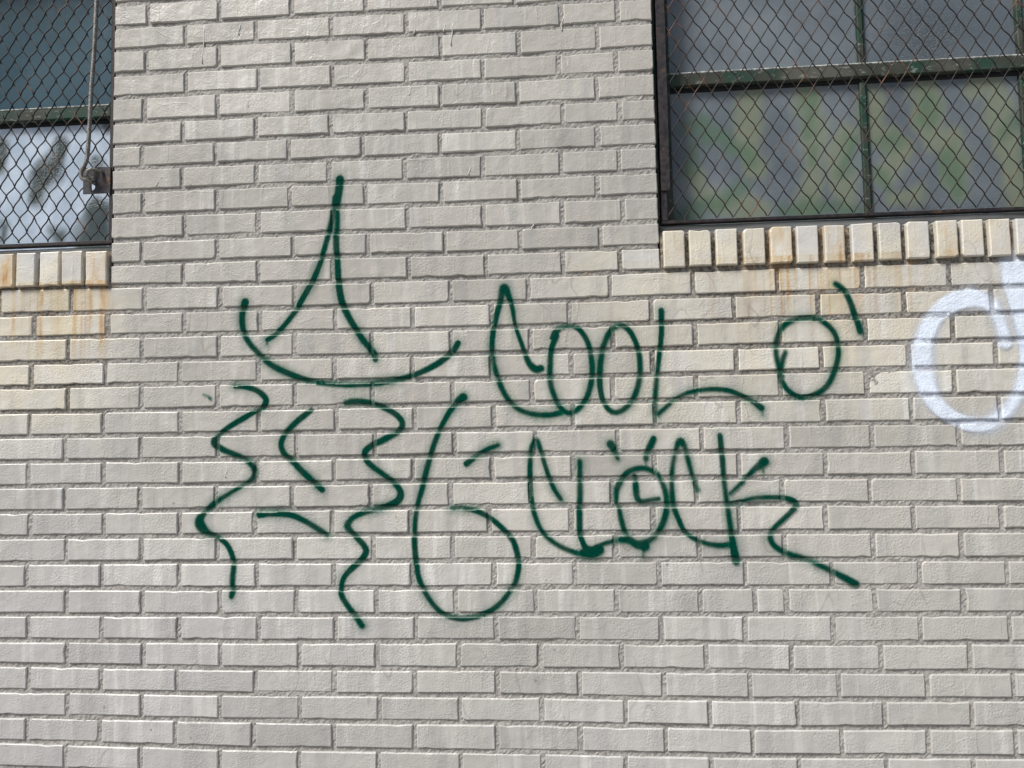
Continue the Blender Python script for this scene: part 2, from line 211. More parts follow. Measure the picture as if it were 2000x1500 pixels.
    # relief: orange peel of thick paint, broad lumps, brush drag
    peel = n.noise(n.pos, 190.0, 3.0, 0.55)
    where = n.ramp(n.noise(n.pos, 11.0, 2.0, w=n.mul(rnd, 4.0)), 0.36, 0.6, 0.25, 1.0)
    lump = n.noise(n.pos, 26.0, 2.0, 0.5, w=rnd)
    drips = n.ramp(n.noise(n.scl(n.pos, (70.0, 1.0, 9.0)), 1.0, 1.0), 0.62, 0.75)
    b1 = n.bump(lump, 0.005, 0.5)
    b2 = n.bump(n.mul(n.mul(peel, where), n.ramp(z, 1.5, 2.6, 1.0, 0.55)), 0.0022, 0.9, b1)
    cw = n.noise(n.scl(n.pos, (7.0, 1.0, 11.0)), 1.0, 1.5, 0.5, w=n.mul(rnd, 7.0))
    crease = n.mul(n.ramp(n.math('ABSOLUTE', n.add(cw, -0.5)), 0.016, 0.0), n.ramp(n.noise(n.pos, 3.7, 1.0, w=n.mul(rnd, 3.0)), 0.5, 0.6))
    pit = n.ramp(n.voro(n.pos, 26.0), 0.09, 0.03)
    b3 = n.bump(n.add(n.mul(drips, 0.5), n.add(n.mul(crease, 0.35), n.mul(pit, -0.6))), 0.0012, 0.6, b2)
    return n.set(col=hsv.outputs[0], rough=n.ramp(peel, 0.3, 0.7, 0.30, 0.46), spec=0.5, nrm=b3)

def mortar_mat():
    n = NT('mortar')
    x, y, z, ur, ul = stain_masks(n)
    f = n.noise(n.pos, 120.0, 4.0, 0.7)
    g = n.noise(n.pos, 5.0, 2.0)
    painted = n.mix(n.ramp(f, 0.33, 0.62), (0.255, 0.243, 0.230), (0.415, 0.402, 0.382))
    raw = n.mix(n.ramp(f, 0.35, 0.68), (0.055, 0.048, 0.042), (0.30, 0.275, 0.23))
    near_sill = n.math('MAXIMUM', n.mul(n.ramp(x, 1.705, 1.735), n.ramp(z, 1.99, 2.03)), n.mul(n.ramp(x, 0.225, 0.20), n.ramp(z, 1.99, 2.03)))
    und = n.math('MAXIMUM', ur, ul)
    c = n.mix(n.mul(und, n.ramp(g, 0.35, 0.65, 0.25, 0.8)), painted, raw)
    c = n.mix(near_sill, c, raw)
    rr = n.mul(n.ramp(n.noise(n.scl(n.pos, (16.0, 0, 1.5)), 1.0, 2.0), 0.56, 0.66), n.math('MAXIMUM', und, near_sill))
    c = n.mix(n.mul(n.mul(rr, n.ramp(z, 1.85, 2.05)), 0.6), c, (0.33, 0.19, 0.075))
    b1 = n.bump(n.noise(n.pos, 60.0, 2.0), 0.003, 0.5)
    b2 = n.bump(f, 0.0022, 0.8, b1)
    c = n.mix(n.mul(rust_runs(n, x, z), 0.7), c, (0.30, 0.17, 0.07))
    return n.set(col=c, rough=0.9, spec=0.2, nrm=b2)

def spray(name, dark, thin, rough=0.55):
    n = NT(name)
    d = n.attr('spray_amount')
    nz = n.noise(n.pos, 420.0, 2.0, 0.6)
    nb = n.noise(n.pos, 30.0, 2.0)
    amp = n.add(n.mul(n.mul(d, n.math('SUBTRACT', 1.0, d)), 3.4), n.mul(d, 0.12))
    a = n.add(d, n.mul(n.add(nz, -0.5), amp))
    a = n.mul(a, n.ramp(nb, 0.3, 0.7, 0.86, 1.05), clamp=True)
    c = n.mix(n.ramp(d, 0.25, 0.9), thin, dark)
    peel = n.bump(n.noise(n.pos, 190.0, 3.0, 0.55), 0.003, 0.6)
    m = n.set(col=c, rough=rough, spec=0.02, alpha=a, nrm=peel)
    return m

def metal(name, c1, c2, rust=0.4, rough=0.55, paint=None, scale=14.0, metallic=0.35):
    n = NT(name)
    f = n.noise(n.pos, scale, 4.0, 0.65)
    g = n.noise(n.pos, scale * 9, 3.0, 0.6)
    c = n.mix(n.ramp(g, 0.35, 0.65), c1, c2)
    r = n.ramp(f, 0.62 - rust * 0.3, 0.74 - rust * 0.3)
    c = n.mix(r, c, n.mix(n.ramp(g, 0.3, 0.7), (0.055, 0.024, 0.013), (0.17, 0.085, 0.045)))
    return n.set(col=c, rough=n.ramp(g, 0.3, 0.7, rough - 0.12, rough + 0.15), metal=n.ramp(r, 0, 1, metallic, 0.0), nrm=n.bump(g, 0.0012, 0.7))

def window_steel():
    n = NT('green_window_steel')
    x, y, z = n.sep(n.pos)
    f = n.noise(n.pos, 9.0, 4.0, 0.6)
    g = n.noise(n.pos, 110.0, 3.0, 0.6)
    c = n.mix(n.ramp(f, 0.42, 0.58), (0.018, 0.066, 0.044), (0.055, 0.062, 0.048))
    c = n.mix(n.ramp(n.noise(n.pos, 5.0, 3.0), 0.52, 0.66), c, (0.11, 0.115, 0.095))
    chip = n.ramp(n.noise(n.scl(n.pos, (1.0, 1.0, 2.5)), 40.0, 3.0, 0.7), 0.60, 0.66)
    c = n.mix(n.mul(chip, 0.7), c, (0.32, 0.34, 0.32))
    return n.set(col=c, rough=0.6, spec=0.35, nrm=n.bump(g, 0.001, 0.6))

def putty_highlight():
    n = NT('glazing_putty_highlight')  # pale tone also paints the transom's bright top highlight
    g = n.noise(n.pos, 70.0, 4.0, 0.7)
    return n.set(col=n.mix(n.ramp(g, 0.45, 0.6), (0.30, 0.32, 0.30), (0.72, 0.75, 0.72)), rough=0.85, nrm=n.bump(g, 0.003, 0.9))

def wood():
    n = NT('weathered_wood')
    g = n.noise(n.scl(n.pos, (3.0, 30.0, 70.0)), 1.0, 4.0, 0.65)
    h = n.noise(n.pos, 12.0, 3.0)
    c = n.mix(n.ramp(g, 0.35, 0.65), (0.035, 0.038, 0.040), (0.17, 0.18, 0.185))
    c = n.mix(n.ramp(h, 0.6, 0.75, 0, 0.5), c, (0.13, 0.09, 0.06))
    return n.set(col=c, rough=0.85, nrm=n.bump(g, 0.003, 0.9))

def glass_mat(name, dark, light, streak, zone_x=None):
    n = NT(name)
    x, y, z = n.sep(n.pos)
    cloud = n.noise(n.pos, 3.2, 3.0, 0.55)
    base = n.mix(n.ramp(cloud, 0.32, 0.68), dark, light)
    sv = n.noise(n.scl(n.pos, (120.0, 1.0, 2.5)), 1.0, 3.0, 0.6)
    base = n.mix(n.mul(n.ramp(sv, 0.5, 0.75), n.ramp(n.noise(n.pos, 6.0, 1.0), 0.45, 0.6, 0.0, streak)), base, (0.34, 0.38, 0.40))
    gy, yl, wh = n.attr('green'), n.attr('yellow'), n.attr('white')
    if zone_x == 'left': base = n.mix(n.ramp(z, 2.53, 2.52), base, n.mix(n.ramp(cloud, 0.35, 0.65), (0.055, 0.085, 0.10), (0.14, 0.18, 0.175)))
    base = n.mix(n.mul(yl, 0.72), base, (0.245, 0.285, 0.185))
    base = n.mix(n.mul(gy, 0.72), base, (0.105, 0.190, 0.120))
    wc = n.mix(n.ramp(n.noise(n.pos, 14.0, 2.0), 0.3, 0.7), (0.50, 0.62, 0.77), (0.70, 0.82, 0.98))
    base = n.mix(wh, base, wc)
    paint = n.math('MAXIMUM', n.mul(wh, 0.9), n.mul(n.math('MAXIMUM', gy, yl), 0.75))
    cell = n.voro(n.scl(n.pos, (1.0, 1.0, 1.35)), 165.0)
    peb = n.ramp(cell, 0.15, 0.6)
    zone = n.ramp(n.noise(n.pos, 2.6, 1.0), 0.42, 0.60, 0.15, 1.0)
    if zone_x == 'left': zone = n.math('MAXIMUM', n.mul(n.ramp(z, 2.53, 2.52), n.ramp(z, 2.25, 2.28)), 0.08)
    else: zone = n.mul(n.ramp(x, 2.25, 2.5, 0.15, 1.0), zone)
    vis = n.mul(n.math('SUBTRACT', 1.0, paint, clamp=True), zone)
    base = n.mix(n.mul(n.ramp(cell, 0.25, 0.6), n.mul(vis, 0.4)), base, (0.05, 0.062, 0.06))
    base = n.mix(n.mul(n.ramp(cell, 0.3, 0.1), n.mul(vis, 0.35)), base, (0.42, 0.44, 0.38))
    b = n.t.nodes.new('ShaderNodeBump'); b.inputs['Distance'].default_value = 0.0016
    n.put(b.inputs['Height'], peb); n.put(b.inputs['Strength'], n.add(n.mul(vis, 0.55), 0.08))
    return n.set(col=base, rough=n.ramp(paint, 0, 1, 0.30, 0.6), spec=0.28, nrm=b.outputs[0])

def plain(name, c, rough=0.9):
    n = NT(name)
    g = n.noise(n.pos, 30.0, 4.0, 0.6)
    d = tuple(v * 0.75 for v in c)
    return n.set(col=n.mix(n.ramp(g, 0.3, 0.7), d, c), rough=rough, nrm=n.bump(g, 0.002, 0.4))

M_BRICK = brick_paint(); M_MORTAR = mortar_mat()
M_GREEN = spray('green_spray_paint', (0.0, 0.047, 0.031), (0.004, 0.160, 0.100))
M_WHITE = spray('white_spray_paint', (0.76, 0.85, 0.98), (0.72, 0.80, 0.95), 0.5)
M_WIRE = metal('dark_wire', (0.008, 0.008, 0.011), (0.036, 0.028, 0.025), 0.26, 0.5, scale=7.0)
M_BAR = metal('rusty_dark_steel', (0.010, 0.010, 0.015), (0.036, 0.027, 0.028), 0.12, 0.6, scale=8.0, metallic=0.2)
M_ROD = metal('grey_galvanised_rod', (0.11, 0.105, 0.095), (0.30, 0.29, 0.27), 0.18, 0.5, scale=22.0)
M_PLATE = metal('dark_plate_steel', (0.016, 0.018, 0.028), (0.060, 0.056, 0.062), 0.26, 0.6, scale=20.0, metallic=0.2)
M_RUN = plain('paint_run_white', (0.62, 0.60, 0.57), 0.5)
M_STEEL = window_steel(); M_PUTTY = putty_highlight(); M_WOOD = wood()
M_GLASS_R = glass_mat('textured_glass_grey', (0.140, 0.170, 0.200), (0.235, 0.275, 0.310), 0.15)
M_GLASS_L = glass_mat('textured_glass_blue', (0.026, 0.078, 0.112), (0.060, 0.125, 0.168), 0.1, 'left')
M_DARK = plain('dark_underside_shade', (0.018, 0.02, 0.022)); M_PAVE = plain('pavement_concrete', (0.34, 0.33, 0.31)); M_ROAD = plain('asphalt', (0.06, 0.06, 0.06))

# ---------------------------------------------------------------- helpers
def link(name, verts, faces, mat, parent=None, smooth=False, kind=None, attrs=None, loc=None):
    me = bpy.data.meshes.new(name)
    me.from_pydata([tuple(map(float, v)) for v in verts], [], [tuple(map(int, f)) for f in faces])
    if smooth: me.shade_smooth()
    me.materials.append(mat)
    if attrs:
        for k, v in attrs.items():
            a = me.attributes.new(k, 'FLOAT', 'POINT'); a.data.foreach_set('value', np.asarray(v, dtype=np.float32))
    o = bpy.data.objects.new(name, me)
    COL.objects.link(o)
    if parent: o.parent = parent
    if loc: o.location = loc
    if kind: o['kind'] = kind
    return o

def empty(name, label=None, cat=None, loc=(0, 0, 0), group=None, parent=None):
    o = bpy.data.objects.new(name, None)
    o.empty_display_size = 0.05
    COL.objects.link(o); o.location = loc
    if parent: o.parent = parent
    if label: o['label'] = label
    if cat: o['category'] = cat
    if group: o['group'] = group
    return o

def box(x0, x1, y0, y1, z0, z1):
    v = [(x, y, z) for x in (x0, x1) for y in (y0, y1) for z in (z0, z1)]
    f = [(0, 1, 3, 2), (4, 6, 7, 5), (0, 4, 5, 1), (2, 3, 7, 6), (0, 2, 6, 4), (1, 5, 7, 3)]
    return v, f

def bevel_box(x0, x1, y0, y1, z0, z1, b=0.002):
    """box whose front (-y) edges are bevelled"""
    v = []
    for (i, yy) in ((0, y1), (0, y0 + b), (b, y0)):
        v += [(x0 + i, yy, z0 + i), (x1 - i, yy, z0 + i), (x1 - i, yy, z1 - i), (x0 + i, yy, z1 - i)]
    f = [(8, 9, 10, 11), (3, 2, 1, 0)]
    for a in (0, 4):
        for j in range(4):
            k = (j + 1) % 4
            f.append((a + j, a + k, a + 4 + k, a + 4 + j))
    return v, f

def join(*parts):
    V, F = [], []
    for v, f in parts:
        n = len(V); V += list(v); F += [tuple(i + n for i in q) for q in f]
    return V, F

def tube(pts, rad, sides=8, cap=True):
    pts = [Vector(p) for p in pts]
    rads = rad if isinstance(rad, (list, tuple)) else [rad] * len(pts)
    V, F = [], []
    up = None
    for i, p in enumerate(pts):
        d = (pts[min(i + 1, len(pts) - 1)] - pts[max(i - 1, 0)]).normalized()
        if up is None: up = d.cross(Vector((0.3, 1, 0.2))).normalized()
        up = (up - d * up.dot(d)).normalized()
        s = d.cross(up)
        for k in range(sides):
            a = 2 * math.pi * k / sides
            V.append(p + (up * math.cos(a) + s * math.sin(a)) * rads[i])
    for i in range(len(pts) - 1):
        for k in range(sides):
            k2 = (k + 1) % sides
            F.append((i * sides + k, (i + 1) * sides + k, (i + 1) * sides + k2, i * sides + k2))
    if cap:
        F.append(tuple(range(sides))); F.append(tuple((len(pts) - 1) * sides + k for k in range(sides))[::-1])
    return V, F

def catmull(P, step):
    """P rows (x, z, r): resample through the points at about `step` metres"""
    P = np.array(P, float)
    if len(P) < 2: return P
    Q = np.vstack([2 * P[0] - P[1], P, 2 * P[-1] - P[-2]])
    out = []
    for i in range(1, len(Q) - 2):
        a, b, c, d = Q[i - 1:i + 3]
        n = max(2, int(np.hypot(*(c - b)[:2]) / step))
        t = np.linspace(0, 1, n, endpoint=False)[:, None]
        out.append(0.5 * (2 * b + (c - a) * t + (2 * a - 5 * b + 4 * c - d) * t ** 2 + (3 * b - a - 3 * c + d) * t ** 3))
    out.append(P[-1:])
    return np.vstack(out)

# ---------------------------------------------------------------- ground in front of the wall
gv, gf = box(-30, 30, -40, -4.15, -0.2, -0.14)
link('road', gv, gf, M_ROAD, kind='structure')
gv, gf = box(-30, 30, -4.15, 0.6, -0.2, 0.0)
link('pavement', gv, gf, M_PAVE, kind='structure')

# ---------------------------------------------------------------- the brick wall
WALL = empty('brick_wall', 'cream grey painted brick wall around the two barred windows, covered in spray paint', 'wall', (1.2, 0, 0))
WL = Vector((1.2, 0, 0))
X_MIN, X_MAX, Z_TOP = -1.35, 3.85, 3.42
WIN_L = (-0.62, PIER_L, 2.105, 3.05)       # x0, x1, z0, z1 of the openings
WIN_R = (PIER_R, 3.02, 2.105, 3.05)
res = {}
for k, pts in BED_LINES.items():
    res[k] = (np.array([p[0] for p in pts]) / 1000, np.array([p[1] / 1000 - (Z_LINE0 - k * PITCH_Z) for p in pts]))
def bed_z(k, x):
    kk = min(max(k, 0), 29)
    r = float(np.interp(x, *res[kk]))
    if k > 29: r = r * max(0.0, 1 - (k - 29) / 6)
    if k < 0: r = r * max(0.0, 1 + k / 5)
    return Z_LINE0 - k * PITCH_Z + r

tris_v, tris_f = [], []          # everything the paint can land on
def remember(v, f, off=(0, 0, 0)):
    n = len(tris_v)
    tris_v.extend([(p[0] + off[0], p[1] + off[1], p[2] + off[2]) for p in v])
    tris_f.extend([tuple(i + n for i in q) for q in f])

def brick_mesh(tl, tr, br, bl, y0, depth, seed, seg=0.02, jit=0.0005, chips=True):
    """irregular painted brick: corners are (x, z); the front lies at y0"""
    r = random.Random(seed)
    cs = [np.array(c, float) for c in (tl, tr, br, bl)]
    per = []
    for i in range(4):
        a, b = cs[i], cs[(i + 1) % 4]
        n = max(2, int(np.hypot(*(b - a)) / seg))
        for j in range(n):
            per.append([a + (b - a) * j / n, i, j == 0, (b - a) / (np.hypot(*(b - a)) + 1e-9)])
    cen = sum(cs) / 4
    W = abs(tr[0] - tl[0]); H = abs(tl[1] - bl[1])
    pts = []
    bow = [r.gauss(0, 0.0005) for _ in range(4)]
    for q, side, corner, t in per:
        nrm = np.array([t[1], -t[0]])          # points inwards for the clockwise perimeter
        if np.dot(nrm, cen - q) < 0: nrm = -nrm
        d = abs(r.gauss(0, jit)) + bow[side] * 0.5
        if r.random() < 0.07: d += r.uniform(0.0008, 0.0028)
        p = q + nrm * d
        if corner:
            cut = r.uniform(0.0006, 0.0022)
            if chips and r.random() < 0.14: cut = r.uniform(0.003, 0.009)
            p = q + (cen - q) / np.hypot(*(cen - q)) * 0.0
            e1 = np.array([np.sign(cen[0] - q[0]), 0]); e2 = np.array([0, np.sign(cen[1] - q[1])])
            first, second = (e2, e1) if side in (0, 2) else (e1, e2)
            c1 = cut * r.uniform(0.7, 1.5)
            pts.append(q + first * c1); pts.append(q + (e1 + e2) * cut * 0.33); pts.append(q + second * cut)
        else:
            pts.append(p)
    n = len(pts)
    tx, tz = r.gauss(0, 0.0035), r.gauss(0, 0.006)
    def yy(p): return y0 + tx * (p[0] - cen[0]) + tz * (p[1] - cen[1])
    b1, b2 = 0.0024 + r.random() * 0.0008, 0.0006
    V = []
    rings = [(b1, 0.0), (b2, 0.0016), (0.0, 0.0034), (-0.0004, depth)]
    for ins, dy in rings:
        for p in pts:
            d = cen - p
            q = p + np.array([np.sign(d[0]) * min(abs(d[0]), ins), np.sign(d[1]) * min(abs(d[1]), ins)])
            V.append((q[0], (yy(p) + dy) if dy < depth else y0 + depth, q[1]))
    F = [tuple(range(n))[::-1]]
    for k in range(3):
        for j in range(n):
            j2 = (j + 1) % n
            F.append((k * n + j, k * n + j2, (k + 1) * n + j2, (k + 1) * n + j))
    return V, F

def frame_area(x0, x1, z0, z1):
    """how much of a wall rectangle falls in the picture (rough, for choosing which bricks are single objects)"""
    fx0, fx1, fz0, fz1 = -0.10, 2.58, 0.74, 2.80
    return max(0, min(x1, fx1) - max(x0, fx0)) * max(0, min(z1, fz1) - max(z0, fz0))

bricks = []        # (area, corners, seed, tone)
HALF = 0.0054      # half a head joint
BED = 0.0057       # half a bed joint
def add_brick(k, xa, xb, ja=True, jb=True):
    ra, rb = rng.uniform(-0.0012, 0.0012), rng.uniform(-0.0012, 0.0012)
    x0 = xa + (HALF + ra if ja else 0); x1 = xb - (HALF + rb if jb else 0)
    if x1 - x0 < 0.012: return
    dz = [rng.gauss(0, 0.0006) for _ in range(4)]
    tl = (x0, bed_z(k - 1, x0) - BED + dz[0]); tr = (x1, bed_z(k - 1, x1) - BED + dz[1])
    br = (x1 + rng.gauss(0, 0.0007), bed_z(k, x1) + BED + dz[2]); bl = (x0 + rng.gauss(0, 0.0007), bed_z(k, x0) + BED + dz[3])
    bricks.append((frame_area(x0, x1, bl[1], tl[1]), (tl, tr, br, bl), rng.random()))

K_LOW = int(Z_LINE0 / PITCH_Z)
def course_joints(k):
    if k in HEAD_JOINTS: J = [v / 1000 for v in HEAD_JOINTS[k]]
    elif k < 0: J = [v / 1000 + rng.gauss(0, 0.002) for v in HEAD_JOINTS[0 if k % 2 == 0 else 1]]
    else: J = [v / 1000 + rng.gauss(0, 0.002) for v in HEAD_JOINTS[30 if k % 2 == 0 else 29]]
    return J
for k in range(-9, K_LOW + 1):
    J = course_joints(k)
    zmid = Z_LINE0 - (k - 0.5) * PITCH_Z
    if k <= 11 and zmid < WIN_R[3]:
        b = [PIER_L] + J + [PIER_R]
        for i in range(len(b) - 1): add_brick(k, b[i], b[i + 1], i > 0, i < len(b) - 2)
        lo, hi = PIER_L, PIER_R
        # beyond the far jambs of the two windows (outside the picture)
        x = WIN_L[0]; h = (k % 2) * 0.5
        b = [WIN_L[0]] + [WIN_L[0] - PITCH_X * (i + (0.5 if h else 1)) for i in range(6) if WIN_L[0] - PITCH_X * (i + 0.5) > X_MIN - 0.2]
        for i in range(len(b) - 1): add_brick(k, b[i + 1], b[i], True, i > 0)
        b = [WIN_R[1]] + [WIN_R[1] + PITCH_X * (i + (0.5 if h else 1)) for i in range(6) if WIN_R[1] + PITCH_X * (i + 0.5) < X_MAX + 0.2]
        for i in range(len(b) - 1): add_brick(k, b[i], b[i + 1], i > 0, True)
    else:
        while J[0] > X_MIN: J.insert(0, J[0] - PITCH_X + rng.gauss(0, 0.002))
        while J[-1] < X_MAX: J.append(J[-1] + PITCH_X + rng.gauss(0, 0.002))
        for i in range(len(J) - 1): add_brick(k, J[i], J[i + 1])

bricks.sort(key=lambda b: -b[0])
N_SINGLE = 281
stuff = []
cnt = 0
for idx, (area, cs, sd_) in enumerate(bricks):
    y0 = rng.gauss(0, 0.0005)
    single = idx < N_SINGLE and area > 0
    near = area > 0
    cx = (cs[0][0] + cs[1][0]) / 2; cz = (cs[0][1] + cs[3][1]) / 2
    V, F = brick_mesh(*cs, y0, 0.045, sd_, seg=0.02 if near else 0.2, chips=near)
    if near: remember(V, F)
    if single:
        o = link('brick', [(v[0] - cx, v[1], v[2] - cz) for v in V], F, M_BRICK, WALL)
        o.location = (cx - WL.x, 0, cz)
        o.color = (0.0, min(1, max(0, rng.gauss(0.5, 0.2))), 0, 1)
        cnt += 1
    else:
        stuff.append((V, F))
V, F = join(*stuff)
o = link('brickwork', [(v[0] - WL.x, v[1], v[2]) for v in V], F, M_BRICK, WALL, kind='stuff')
o.color = (0, 0.5, 0, 1)
print('single bricks', cnt, 'others', len(stuff))

# mortar: one rough recessed sheet with real relief, with the two openings left out
def mortar_sheet(x0, x1, z0, z1, step, y):
    nx, nz = int((x1 - x0) / step) + 1, int((z1 - z0) / step) + 1
    xs, zs = np.linspace(x0, x1, nx), np.linspace(z0, z1, nz)
    X, Z = np.meshgrid(xs, zs)
    g = np.random.RandomState(3)
    Y = y + g.normal(0, 0.0005, X.shape)
    for sc, am in ((0.03, 0.0006), (0.11, 0.0007)):
        ph = g.rand(8, 3) * 6.28; fr = g.normal(0, 1, (8, 2)) / sc * 1.5
        for i in range(8): Y += am / 2.2 * np.sin(X * fr[i, 0] + Z * fr[i, 1] + ph[i, 0])
    V = np.stack([X.ravel(), Y.ravel(), Z.ravel()], 1)
    i = (np.arange(nz - 1)[:, None] * nx + np.arange(nx - 1)[None, :]).ravel()
    F = np.stack([i, i + 1, i + nx + 1, i + nx], 1)
    return V.tolist(), F.tolist()
sheets = [mortar_sheet(PIER_L + 0.004, PIER_R - 0.003, 2.03, 2.95, 0.006, 0.0038), mortar_sheet(-0.35, 2.95, 0.60, 2.03, 0.006, 0.0038)]
for v, f in sheets: remember(v, f)
Mo = 0.0042
outer = [box(X_MIN, WIN_L[0], Mo, 0.05, 2.03, 2.95), box(WIN_R[1], X_MAX, Mo, 0.05, 2.03, 2.95), box(X_MIN, X_MAX, Mo, 0.05, 3.05, Z_TOP),
         box(PIER_L + .004, PIER_R - .003, Mo, 0.05, 2.95, 3.05), box(X_MIN, WIN_L[0], Mo, 0.05, 2.95, 3.05), box(WIN_R[1], X_MAX, Mo, 0.05, 2.95, 3.05),
         box(X_MIN, -0.35, Mo, 0.05, 0.60, 2.03), box(2.95, X_MAX, Mo, 0.05, 0.60, 2.03), box(X_MIN, X_MAX, Mo, 0.05, 0.0, 0.60),
         # the wall's body behind the brick skin, with the window reveals
         box(PIER_L + .003, PIER_R - .003, 0.03, 0.3, 0, 3.05), box(X_MIN, WIN_L[0], 0.05, 0.3, 0, 3.05), box(WIN_R[1], X_MAX, 0.05, 0.3, 0, 3.05),
         box(WIN_L[0], PIER_L + .003, 0.03, 0.3, 0, 2.03), box(PIER_R - .003, WIN_R[1], 0.03, 0.3, 0, 2.03), box(X_MIN, X_MAX, 0.05, 0.3, 3.05, Z_TOP)]
V, F = join(*sheets, *outer)
link('mortar', [(v[0] - WL.x, v[1], v[2]) for v in V], F, M_MORTAR, WALL, kind='stuff')

# brick-on-edge sills: a mortar bed with its bricks standing 10 mm proud of the wall
def sill(x0, x1, rows, rust, extra_l=(), extra_r=()):
    b = mortar_sheet(x0, x1, 2.031, 2.100, 0.006, 0.005)
    s = link('window_sill', [(v[0] - WL.x, v[1], v[2]) for v in join(b, box(x0, x1, 0.0105, 0.16, 2.031, 2.100))[0]], join(b, box(x0, x1, 0.0105, 0.16, 2.031, 2.100))[1], M_MORTAR, WALL)
    for i, (a, zt, c, zb) in enumerate(rows):
        cs = ((a / 1000, zt / 1000), (c / 1000, zt / 1000 + rng.gauss(0, .0006)), (c / 1000 + rng.gauss(0, .0006), zb / 1000), (a / 1000, zb / 1000 + rng.gauss(0, .0006)))
        V, F = brick_mesh(*cs, -0.010 + rng.gauss(0, 0.0007), 0.06, i * 13.7 + x0, seg=0.02, jit=0.0003)
        cx, cz = (a + c) / 2000, (zt + zb) / 2000
        o = link('brick', [(v[0] - cx, v[1], v[2] - cz) for v in V], F, M_BRICK, s)
        o.location = (cx - WL.x, 0, cz)
        o.color = (rust[i % len(rust)], min(1, max(0, rng.gauss(0.62, 0.15))), 0, 1)
    return s
w_ = 0.0565
rl = [list(r) for r in SILL_LEFT]
while rl[0][0] > WIN_L[0] * 1000 + 50: rl.insert(0, [rl[0][0] - 54, rl[0][1], rl[0][0] - 10, rl[0][3]])
rr_ = [list(r) for r in SILL_RIGHT]
while rr_[-1][2] < WIN_R[1] * 1000 - 55: rr_.append([rr_[-1][2] + 10, rr_[-1][1], rr_[-1][2] + 54, rr_[-1][3]])
nl = len(rl) - 5
sill(WIN_L[0], PIER_L - 0.002, rl, [0.3] * nl + [0.95, 0.0, 0.05, 0.15, 0.5])
sill(PIER_R + 0.003, WIN_R[1], rr_, [0.25, 0.0, 0.05, 0.08, 0.6, 0.05, 0.6, 0.0, 0.15, 0.05, 0.6, 0.1, 0.25, 0.0, 0.1, 0.0])

# small paint runs frozen on the upper bricks
runs = [(0.480, 2.735, 0.105), (0.583, 2.735, 0.028), (1.075, 2.690, 0.012), (1.158, 2.700, 0.020), (1.178, 2.702, 0.062), (1.476, 2.700, 0.038), (1.500, 2.704, 0.024), (1.062, 2.530, 0.022),
        (0.552, 1.515, 0.030), (1.385, 2.140, 0.014), (0.35, 2.30, .01), (1.22, 2.30, .018)]
parts = []
for x, z, L_ in runs:
    n_ = 7
    pts = [(x + 0.0015 * math.sin(i * 1.3 + x * 9) + (0.006 * (1 - i / n_) ** 3), 0.0005, z - L_ * i / (n_ - 1)) for i in range(n_)]
    parts.append(tube(pts, [0.0016 + 0.0002 * (i % 2) for i in range(n_ - 1)] + [0.0024], 6))
V, F = join(*parts)
o = link('paint_run', [(v[0] - WL.x, v[1], v[2]) for v in V], F, M_RUN, WALL, smooth=True, kind='stuff')
o.color = (0, 0.9, 0, 1)

# ---------------------------------------------------------------- windows
G_Y = 0.018           # plane of the guards
D_Y = 0.085           # plane of the glass
def paint_field(X, Z, strokes, soft):
    sdf = np.full(X.shape, 9.0)
    for st in strokes:
        P = catmull([(a / 1000, b / 1000, c / 1000) for a, b, c in st], 0.01)
        for x, z, r in P: sdf = np.minimum(sdf, np.hypot(X - x, Z - z) - r)
    t = np.clip(0.5 - sdf / soft, 0, 1)
    return t * t * (3 - 2 * t)

def pane(parent, x0, x1, z0, z1, mat, paint, base):
    step = 0.007
    nx, nz = max(2, int((x1 - x0) / step)), max(2, int((z1 - z0) / step))
    xs, zs = np.linspace(x0, x1, nx), np.linspace(z0, z1, nz)
    X, Z = np.meshgrid(xs, zs)
    V = np.stack([X.ravel(), np.full(X.size, D_Y), Z.ravel()], 1)
    i = (np.arange(nz - 1)[:, None] * nx + np.arange(nx - 1)[None, :]).ravel()
    F = np.stack([i, i + 1, i + nx + 1, i + nx], 1).tolist()
    at = {}
    wob = 0.006 * np.sin(X * 40 + Z * 23) + 0.005 * np.sin(X * 71 - Z * 55)
    for k in ('green', 'yellow'):
        at[k] = (paint_field(X + wob, Z + wob, GLASS_PAINT[k], 0.042) if paint == 'green' else np.zeros(X.shape)).ravel()
    at['white'] = (1 - paint_field(X + wob, Z - wob, GLASS_PAINT['clear'], 0.035) if paint == 'white' else np.zeros(X.shape)).ravel()
    V = V.tolist()
    n = len(V)                                   # back face gives the sheet its 5 mm
    V += [(x0, D_Y + .005, z0), (x1, D_Y + .005, z0), (x1, D_Y + .005, z1), (x0, D_Y + .005, z1)]
    F.append((n + 3, n + 2, n + 1, n))
    c = [0, nx - 1, nx * nz - 1, nx * (nz - 1)]
    for j in range(4): F.append((c[(j + 1) % 4], c[j], n + j, n + (j + 1) % 4))
    for k in at: at[k] = np.append(at[k], [0] * 4)
    return link('pane', [(v[0] - base.x, v[1] - base.y, v[2] - base.z) for v in V], F, mat, parent, attrs=at)

def part(name, geo, mat, parent, base, **k):
    return link(name, [(v[0] - base.x, v[1] - base.y, v[2] - base.z) for v in geo[0]], geo[1], mat, parent, **k)

